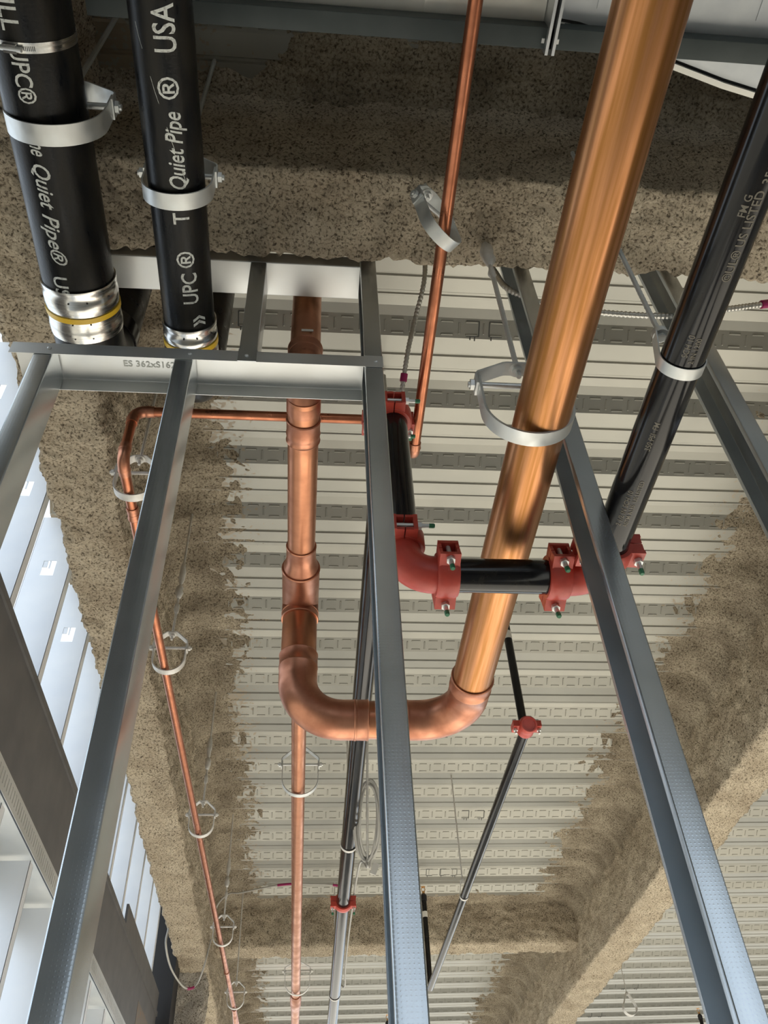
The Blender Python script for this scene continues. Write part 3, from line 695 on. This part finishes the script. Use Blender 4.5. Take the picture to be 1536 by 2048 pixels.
mb = MB(); ring(mb, (lrun(1.765), 1.765, zr), (0, 1, 0), rs); ring(mb, (lrun(1.79), 1.79, zr), (0, -1, 0), rs); mb.build('coupling', 'copper_fitting', cs)
mb = MB(); ring(mb, (lrun(5.75), 5.75, zr), (0, 1, 0), rs); mb.build('coupling', 'copper_fitting', cs)
mb = MB(); ring(mb, (lrun(6.5), 6.5, zr), (0, 1, 0), rs + 0.002); mb.cyl((lrun(6.5), 6.5, zr), (lrun(6.5) - 0.035, 8.6, zr - 0.10), rs, 16); mb.build('wye', 'copper_fitting', cs)
clevis('tilted galvanized clevis hanger holding the thin copper pipe on the cross beam', 0.868, 0.252, 1.738, 0.052, 1.862, 1.925, 0.030, 2.06, tilt=R(-12), yaw=R(40))
G = 'clevis hangers along the left copper line'
for y, lab, m in ((1.70, 'white clevis hanger on the left copper line, uppermost and half behind a stud', 'zinc_white'), (2.54, 'white clevis hanger on the left copper line, second from the top', 'zinc_white'),
                  (3.83, 'white clevis hanger on the left copper line, third from the top', 'zinc_white'), (5.24, 'white clevis hanger on the left copper line, fourth from the top', 'zinc_white'),
                  (6.44, 'faint clevis hanger on the left copper line, lowest in the picture', 'zinc_white')):
    clevis(lab, y, lrun(y) + 0.008, zr - rs - 0.0045, 0.056, 1.842, 1.905, 0.026, 2.52, m=m, grp=G)

def clump(parent, x, y, z, r, h):
    vs = []; fs = []; n = 14; m = 9
    for i in range(m + 1):
        t = math.pi * i / m
        for k in range(n):
            a = 2 * math.pi * k / n; d = 1 + 0.45 * noise.noise(V(x * 31 + math.cos(a) * 1.7, y * 17 + math.sin(a) * 1.7, z * 40 + t * 2))
            vs.append((x + r * d * math.sin(t) * math.cos(a), y + r * d * math.sin(t) * math.sin(a), z - h * math.cos(t)))
    for i in range(m):
        for k in range(n): fs.append((i * n + k, i * n + (k + 1) % n, (i + 1) * n + (k + 1) % n, (i + 1) * n + k))
    MB().add(vs, fs).build('fireproofing_clump', 'zinc_white', parent, ang=180)
for h in [o for o in C.objects if o.get('group') == 'clevis hangers along the left copper line']:
    p = h.location
    if 2 < p.y < 6: clump(h, p.x, p.y, 2.10, 0.014, 0.035); clump(h, p.x, p.y, 2.02, 0.009, 0.03); clump(h, p.x, p.y, 2.19, 0.012, 0.06)
clump(mainhang, 0.42, 1.016, 1.93, 0.016, 0.06); clump(mainhang, 0.42, 1.016, 1.84, 0.009, 0.03)

# ------------------------------------------------------------------ sprinkler main with red grooved couplings
def grooved(root, c, ax, e, b, r, wd=0.046):
    """red two-part coupling: c centre, ax pipe axis, e towards the bolt pads, b along the bolts"""
    ax = Vector(ax); e = Vector(e).normalized(); b = ax.cross(e).normalized() if b is None else Vector(b).normalized(); c = Vector(c); h = wd / 2
    mb = MB(); prof = [(-h, r + 0.0005), (-h, r + 0.009), (-h * 0.72, r + 0.0125), (h * 0.72, r + 0.0125), (h, r + 0.009), (h, r + 0.0005)]
    for s in (0, 1): mb.lathe(c, ax, prof, 24, cap=False, a0=math.pi * s + 0.035, a1=math.pi * (s + 1) - 0.035, ref=e)
    for s in (1, -1):
        for q in (1, -1):
            o = c + e * s * (r + 0.017)
            mb.frm(o + b * q * 0.0225, e, b, ax, 0.030, 0.009, wd * 0.94)
            for k in (1, -1): mb.frm(o + b * q * 0.0105 + ax * k * wd * 0.40, e, b, ax, 0.026, 0.018, wd * 0.15)
            mb.frm(c + e * s * (r + 0.0055) + b * q * 0.012, e, b, ax, 0.010, 0.022, wd * 0.92)
    cp = mb.build('coupling', 'red_paint', root, ang=32)
    for s in (1, -1):
        o = c + e * s * (r + 0.020)
        bo = MB().lathe(o - b * 0.034, b, [(0, 0.004), (0.001, 0.0085), (0.006, 0.0085), (0.0075, 0.0052), (0.088, 0.0052)], 16).hexa(o + b * 0.027, b, 0.0095, 0.009).build('bolt', 'zinc', cp)
        MB().lathe(o + b * 0.052, b, [(0, 0.0054), (0.010, 0.0054), (0.0125, 0.004)], 12).build('bolt_tip', 'green_tip', cp)
    return cp
sp = thing('sprinkler_main', 'glossy black sprinkler pipe offset through red elbows and red bolted couplings', 'pipe', (0.4, 1.345, 1.13))
r3 = 0.0365; X3, Z3, Y3 = 0.612, 1.17, 1.345; XR_, ZT = 0.200, 1.775; LE = 0.088
MB().cyl((X3, -3.3, Z3), (X3, Y3 - LE, Z3), r3, 48).build('pipe', 'black_steel', sp)
MB().cyl((X3 - LE, Y3, Z3), (XR_ + LE, Y3, Z3), r3, 40).build('pipe', 'black_steel', sp)
MB().cyl((XR_, Y3, Z3 + LE), (XR_, Y3, ZT - LE), r3, 40).build('pipe', 'black_steel', sp)
MB().cyl((XR_, Y3 + LE, ZT), (XR_ + 0.0535, 6.85, ZT), r3, 40).build('pipe', 'black_steel', sp)
MB().cyl((XR_ + 0.0535, 6.85, ZT), (XR_ + 0.09, 10.5, ZT), r3, 24).build('pipe', 'black_steel', sp)
for c_, a_, b_ in (((X3, Y3, Z3), (0, 1, 0), (-1, 0, 0)), ((XR_, Y3, Z3), (-1, 0, 0), (0, 0, 1)), ((XR_, Y3, ZT), (0, 0, 1), (0, 1, 0))):
    P = Vector(c_); A = Vector(a_); B = Vector(b_); re = r3 + 0.003
    mb = MB(); mb.elbow(c_, a_, b_, 0.060, re, 32, 12); mb.cyl(P - A * LE, P - A * 0.058, re, 32); mb.cyl(P + B * LE, P + B * 0.058, re, 32); mb.build('elbow', 'red_paint', sp)
grooved(sp, (X3, Y3 - LE, Z3), (0, 1, 0), (1, 0, 0), (0, 0, -1), r3)
grooved(sp, (X3 - LE, Y3, Z3), (1, 0, 0), (0, -0.96, 0.28), (0, -0.28, -0.96), r3)
grooved(sp, (XR_ + LE, Y3, Z3), (1, 0, 0), (0, -0.96, 0.28), (0, -0.28, -0.96), r3)
grooved(sp, (XR_, Y3, Z3 + LE), (0, 0, 1), (0, -1, 0), (1, 0, 0), r3)
grooved(sp, (XR_, Y3, ZT - LE), (0, 0, 1), (0, -1, 0), (1, 0, 0), r3)
grooved(sp, (XR_, Y3 + LE, ZT), (0, 1, 0), (1, 0, 0), (0, 0, -1), r3)
grooved(sp, (XR_ + 0.032, 4.72, ZT), (0, 1, 0), (1, 0, 0), (0, 0, -1), r3)
for body, y, sz, ang in (('2 1/2 IN SCH 10', 1.150, 0.0135, -26), ('350 PSI  FM', 0.960, 0.0135, -26), ('ASTM A135  US LISTED', 1.150, 0.0120, -6), ('SCH 10', 0.760, 0.0135, -24), ('2 IN 1200', 0.770, 0.0120, -4),
                         ('\u00a9UL\u00ae US LISTED', 0.620, 0.0190, 2), ('FM G', 0.520, 0.0150, -20), ('350', 0.470, 0.0190, 6)):
    text_on_pipe('printed_text', body, sz, (X3, y, Z3), (0, -1, 0), ang, r3, 'print_grey', sp)
ring_hanger('ring hanger with a swivel nut holding the black sprinkler main', 0.790, X3, Z3, r3 + 0.0022, 1.254, 0.022, 2.02, xr=0.598, rr=0.005)
G = 'ring hangers along the far black sprinkler pipe'
ring_hanger('thin white ring hanger on the far black pipe beside the cable coil', 4.0, XR_ + 0.026, ZT, r3 + 0.003, 1.88, 0.020, 2.52, m='zinc_white', grp=G)
ring_hanger('thin ring hanger on the far black pipe near the bottom of the picture', 6.3, XR_ + 0.048, ZT, r3 + 0.003, 1.88, 0.020, 2.52, m='zinc_white', grp=G)

# ------------------------------------------------------------------ thin sprinkler branch
tb = thing('sprinkler_branch', 'thin black sprinkler branch with a red capped outlet and a drop from the deck', 'pipe', (0.89, 4, 1.77))
r4 = 0.0212; X4, Z4, YA, YE = 0.890, 1.80, 2.99, 6.30
MB().cyl((X4, YA - 0.02, Z4), (X4, YE, Z4), r4, 28).build('pipe', 'black_steel', tb)
MB().cyl((X4 - 0.010, YA, Z4 + 0.02), (X4 - 0.010, YA, 2.49), r4 * 0.82, 24).build('drop', 'black_steel', tb)
MB().cyl((X4 - 0.010, YA, 2.235), (X4 - 0.010, YA, 2.275), r4 * 0.86, 24).build('label', 'white_label', tb)
mb = MB(); mb.lathe((X4, YA - 0.035, Z4), (0, 1, 0), [(0, r4), (0, r4 + 0.010), (0.008, r4 + 0.013), (0.062, r4 + 0.013), (0.07, r4 + 0.010), (0.07, r4)], 28)
mb.lathe((X4, YA, Z4), (0, -1, -0.3), [(0, 0.034), (0.046, 0.034), (0.050, 0.031), (0.050, 0.026), (0.046, 0.025), (0.046, 0.0)], 28)
for s in (1, -1):
    mb.box((X4 + s * (r4 + 0.022), YA, Z4 + 0.004), (0.028, 0.05, 0.026))
tcap = mb.build('outlet_tee', 'red_paint', tb)
for s in (1, -1): MB().lathe((X4 + s * (r4 + 0.026), YA - 0.005, Z4 + 0.03), (0, 0, -1), [(0, 0.008), (0.006, 0.008), (0.007, 0.0048), (0.062, 0.0048)], 12).hexa((X4 + s * (r4 + 0.026), YA - 0.005, Z4 - 0.012), (0, 0, -1), 0.009, 0.008).build('bolt', 'zinc', tcap)
ring_hanger('slim ring hanger on a long rod holding the thin sprinkler branch', 4.72, X4, Z4, r4 + 0.002, 1.885, 0.018, 2.52, m='zinc_white', rr=0.0045)
def sprig(label, x, y, z0, z1, grp):
    root = thing('sprinkler_sprig', label, 'sprinkler', (x, y, z0), grp)
    MB().cyl((x, y, z0), (x, y, z1 - 0.06), 0.0175, 20).build('pipe', 'black_steel', root)
    MB().lathe((x, y, z1 - 0.10), (0, 0, 1), [(0, 0.0176), (0, 0.022), (0.035, 0.022), (0.045, 0.014), (0.05, 0.010)], 20).build('cap', 'black_membrane', root)
    MB().cyl((x, y, z0 + (z1 - z0) * 0.67), (x, y, z0 + (z1 - z0) * 0.73), 0.0180, 20).build('label', 'white_label', root)
    mb = MB(); mb.cyl((x, y, z1 - 0.06), (x, y, z1 - 0.035), 0.010, 12)
    for s in (1, -1): mb.sweep([(x + s * 0.008, y, z1 - 0.035), (x + s * 0.014, y, z1 - 0.02), (x + s * 0.004, y, z1 - 0.004)], 0.0028, 8)
    mb.lathe((x, y, z1 - 0.006), (0, 0, 1), [(0, 0.004), (0.002, 0.016), (0.004, 0.016), (0.005, 0.004)], 14); mb.build('head', 'brass', root)
    return root
G = 'upright sprinkler sprigs'
sprig('black upright sprig with a brass head at the end of the thin branch', X4, YE - 0.015, Z4 + r4 * 0.6, 2.468, G)
sprig('tiny brass-tipped sprig at the bottom edge beside the middle stud', 0.845, 8.97, 1.55, 2.345, G)
sprig('small dark sprig at the bottom right beyond the sprayed beam', 3.90, 9.07, 1.55, 2.36, G)
ring_hanger('empty ring hanger on a thin rod beyond the right sprayed beam', 7.6, 2.70, 1.99, 0.055, 2.10, 0.05, 2.52, m='zinc_white', rr=0.004)

# ------------------------------------------------------------------ flexible conduits and cables
def catmull(P, n=14):
    P = [Vector(p) for p in P]; P = [P[0] * 2 - P[1]] + P + [P[-1] * 2 - P[-2]]; out = []
    for i in range(1, len(P) - 2):
        for k in range(n):
            t = k / n; a, b, c, d = P[i - 1:i + 3]
            out.append(0.5 * ((2 * b) + (c - a) * t + (2 * a - 5 * b + 4 * c - d) * t * t + (3 * b - a - 3 * c + d) * t ** 3))
    out.append(P[-2]); return out
def resample(P, s):
    out = [P[0]]; acc = 0
    for i in range(1, len(P)):
        d = (P[i] - P[i - 1]); L = d.length; t = s - acc
        while t <= L: out.append(P[i - 1] + d * (t / L)); t += s
        acc = (acc + L) % s
    return out
def flex(label, pts, r, bands, grp):
    P = resample(catmull(pts, 30), 0.0028); rad = [r * (1.0 if (i % 4) in (0, 1) else 0.80) for i in range(len(P))]
    root = thing('flexible_conduit', label, 'conduit', P[-1], grp)
    MB().sweep(P, rad, 10).build('armor', 'flex_metal', root, ang=60)
    for f0, f1 in bands:
        a = P[int(f0 * (len(P) - 1)):int(f1 * (len(P) - 1)) + 1]
        MB().sweep(a, [r * 1.35] * len(a), 10).build('tape', 'magenta', root)
    return root
G = 'armored flexible conduits'
flex('armored flexible conduit with a magenta tag hanging beside the thin copper pipe', [(0.318, 1.20, 2.47), (0.309, 1.225, 2.20), (0.283, 1.317, 2.10), (0.260, 1.364, 2.0), (0.243, 1.466, 1.90), (0.235, 1.52, 1.86), (0.245, 1.62, 1.88), (0.25, 1.75, 2.05), (0.25, 1.8, 2.5)], 0.0075, [(0.385, 0.40)], G)
flex('armored flexible conduit sagging behind the big copper pipe through two studs', [(0.455, 1.140, 2.20), (0.483, 1.147, 2.084), (0.510, 1.147, 1.996), (0.607, 1.147, 1.930), (0.733, 1.147, 1.905), (0.92, 1.147, 1.904), (1.069, 1.147, 1.945), (1.219, 1.147, 1.99), (1.45, 1.15, 2.06), (1.8, 1.2, 2.50)], 0.0085, [(0.53, 0.56)], G)
def cable(name, label, pts, r, bands=(), m='cable_grey', cat='cable'):
    P = catmull(pts, 16); root = thing(name, label, cat, P[0])
    MB().sweep(P, r, 8).build('jacket', m, root)
    for f0, f1 in bands:
        a = P[int(f0 * (len(P) - 1)):int(f1 * (len(P) - 1)) + 1]
        MB().sweep(a, r * 1.5, 8).build('tape', 'magenta', root)
    return root
cable('cable', 'grey cable with magenta tape arching below the deck near the far beam', [(-0.60, 6.45, 2.28), (-0.585, 6.36, 2.38), (-0.50, 6.25, 2.42), (-0.41, 6.18, 2.40), (-0.14, 6.055, 2.40), (0.068, 6.044, 2.40), (0.30, 6.10, 2.40), (0.335, 6.05, 2.30), (0.33, 5.6, 2.42), (0.33, 5.3, 2.5)], 0.006, ((0.44, 0.49), (0.63, 0.67)))
pts = []
for i in range(5 * 14 + 1):
    a = 2 * math.pi * i / 14; k = i / 70
    pts.append((0.300 + 0.050 * math.sin(a) + 0.012 * math.sin(a * 0.37), 3.72 + 0.10 * math.cos(a + 0.3 * k) + 0.02 * k, 1.76 - 0.135 * math.cos(a) + 0.012 * math.sin(2.3 * a)))
pts = [(0.285, 3.45, 2.48), (0.29, 3.50, 2.1)] + pts + [(0.30, 3.85, 1.60), (0.295, 4.3, 1.80), (0.29, 5.0, 1.81), (0.295, 5.8, 1.80), (0.31, 6.2, 1.80), (0.305, 6.6, 1.92), (0.27, 6.9, 2.10), (0.27, 7.2, 2.5)]
cc = cable('cable_coil', 'loose coil of thin grey cable hung beside the far black pipe', pts, 0.0055)
MB().box((0.345, 4.0, 1.655), (0.03, 0.004, 0.055), Matrix.Rotation(0.4, 3, 'Y')).build('tag', 'white_label', cc, smooth=False)
cable('cable', 'grey cable loop with magenta tape drooping from the window-side beam end', [(-0.80, 5.62, 1.97), (-0.795, 5.56, 1.86), (-0.775, 5.75, 1.79), (-0.735, 6.05, 1.78), (-0.695, 6.2, 1.80), (-0.655, 6.25, 1.85), (-0.62, 6.2, 1.93), (-0.59, 6.2, 2.10)], 0.006, ((0.52, 0.64),))

# ------------------------------------------------------------------ ductwork overhead
du = thing('air_duct', 'pale sheet metal duct across the top of the picture', 'duct', (0, 0.2, 1.955))
ZD = 1.955
MB().bx(-0.56, 0.455, -0.55, 0.503, ZD, ZD + 0.34).build('body', 'duct_metal', du, smooth=False)
for x in (-0.42, -0.13, 0.205): MB().bx(x, x + 0.006, -0.55, 0.504, ZD - 0.004, ZD).build('seam', 'duct_metal', du, smooth=False)
de = thing('duct_elbow', 'silver curved duct elbow in the top right corner', 'duct', (0.8, 0.2, 1.955))
edge = [(0.476, 0.492), (0.53, 0.497), (0.587, 0.509), (0.66, 0.528), (0.752, 0.554), (0.874, 0.585), (0.981, 0.606), (1.25, 0.640), (1.7, 0.66)]
poly = edge + [(1.7, -0.55), (0.476, -0.55)]
MB().prism(poly, ZD, ZD + 0.34).build('body', 'duct_silver', de, smooth=False)
P = [(x, y + 0.004, ZD + 0.002) for x, y in edge]
MB().ribbon(P, (0, 0, 1), 0.004, 0.006).build('dark_joint', 'dark_gap', de)
P = [(x, y + 0.012, ZD - 0.004) for x, y in edge]
MB().ribbon(P, (0, 0, 1), 0.016, 0.012).build('rim', 'duct_metal', de)
for x in (0.56, 0.70, 0.90, 1.15): MB().bx(x, x + 0.004, -0.5, 0.47, ZD - 0.002, ZD).build('crease', 'duct_silver', de, smooth=False)
sc_ = thing('strut_channel', 'dark strut channel lying across the top under the pale duct', 'strut', (0, 0.52, 1.90))
MB().sheet([(0.508, 1.951), (0.5, 1.951), (0.5, 1.91), (0.541, 1.91), (0.541, 1.951), (0.533, 1.951)], 0.002, 'x', -0.462, 1.7, rc=0.002).build('channel', 'strut_steel', sc_, ang=20)
for x in (0.4565, 0.4705):
    MB().bx(x, x + 0.006, -0.5, 0.548, 1.895, 1.957).build('flange', 'galv_plain', du, smooth=False)
MB().bx(0.4625, 0.4705, -0.5, 0.540, 1.91, 1.957).build('gasket', 'dark_gap', du, smooth=False)
for y in (0.525, 0.30): MB().cyl((0.444, y, 1.915), (0.489, y, 1.915), 0.0045, 10).hexa((0.448, y, 1.915), (1, 0, 0), 0.008, 0.006).hexa((0.478, y, 1.915), (1, 0, 0), 0.008, 0.006).build('bolt', 'zinc', du)

# ------------------------------------------------------------------ dark leak stains round a few embossings
def stain(x, k, shape):
    a = V(0, 0.250, H0 + 0.040); b = V(0, 0.305, H0); d = (b - a).normalized(); nn = V(0, -d.z, d.y); nn = nn if nn.z < 0 else -nn
    mb = MB(); base = Y0 + k * PITCH
    for cx, cs, lx, ls in shape:
        p = a + d * cs + nn * 0.0008; mb.frm((x + cx, base + p.y, p.z), V(1, 0, 0), d, nn, lx, ls, 0.0015)
    mb.build('leak_stain', 'leak', ceil, smooth=False)
mat('leak', (0.075, 0.078, 0.075), 0.7)
CSH = [(-0.022, 0.034, 0.004, 0.048), (0, 0.009, 0.046, 0.004), (0, 0.059, 0.046, 0.004), (-0.014, 0.066, 0.004, 0.014)]
BSH = [(0, 0.009, 0.046, 0.004), (0.022, 0.034, 0.004, 0.050), (0, 0.060, 0.046, 0.004), (0.008, 0.068, 0.004, 0.016), (-0.008, 0.067, 0.004, 0.012)]
for x, k, sh in ((-0.235, 0, CSH), (0.545, 0, BSH), (0.625, 0, CSH), (1.06, 12, BSH), (1.16, 12, BSH), (0.93, 15, CSH), (1.03, 15, CSH), (1.11, 15, BSH), (3.15, 24, BSH), (3.28, 24, BSH), (3.05, 27, BSH), (3.16, 27, BSH)): stain(x, k, sh)
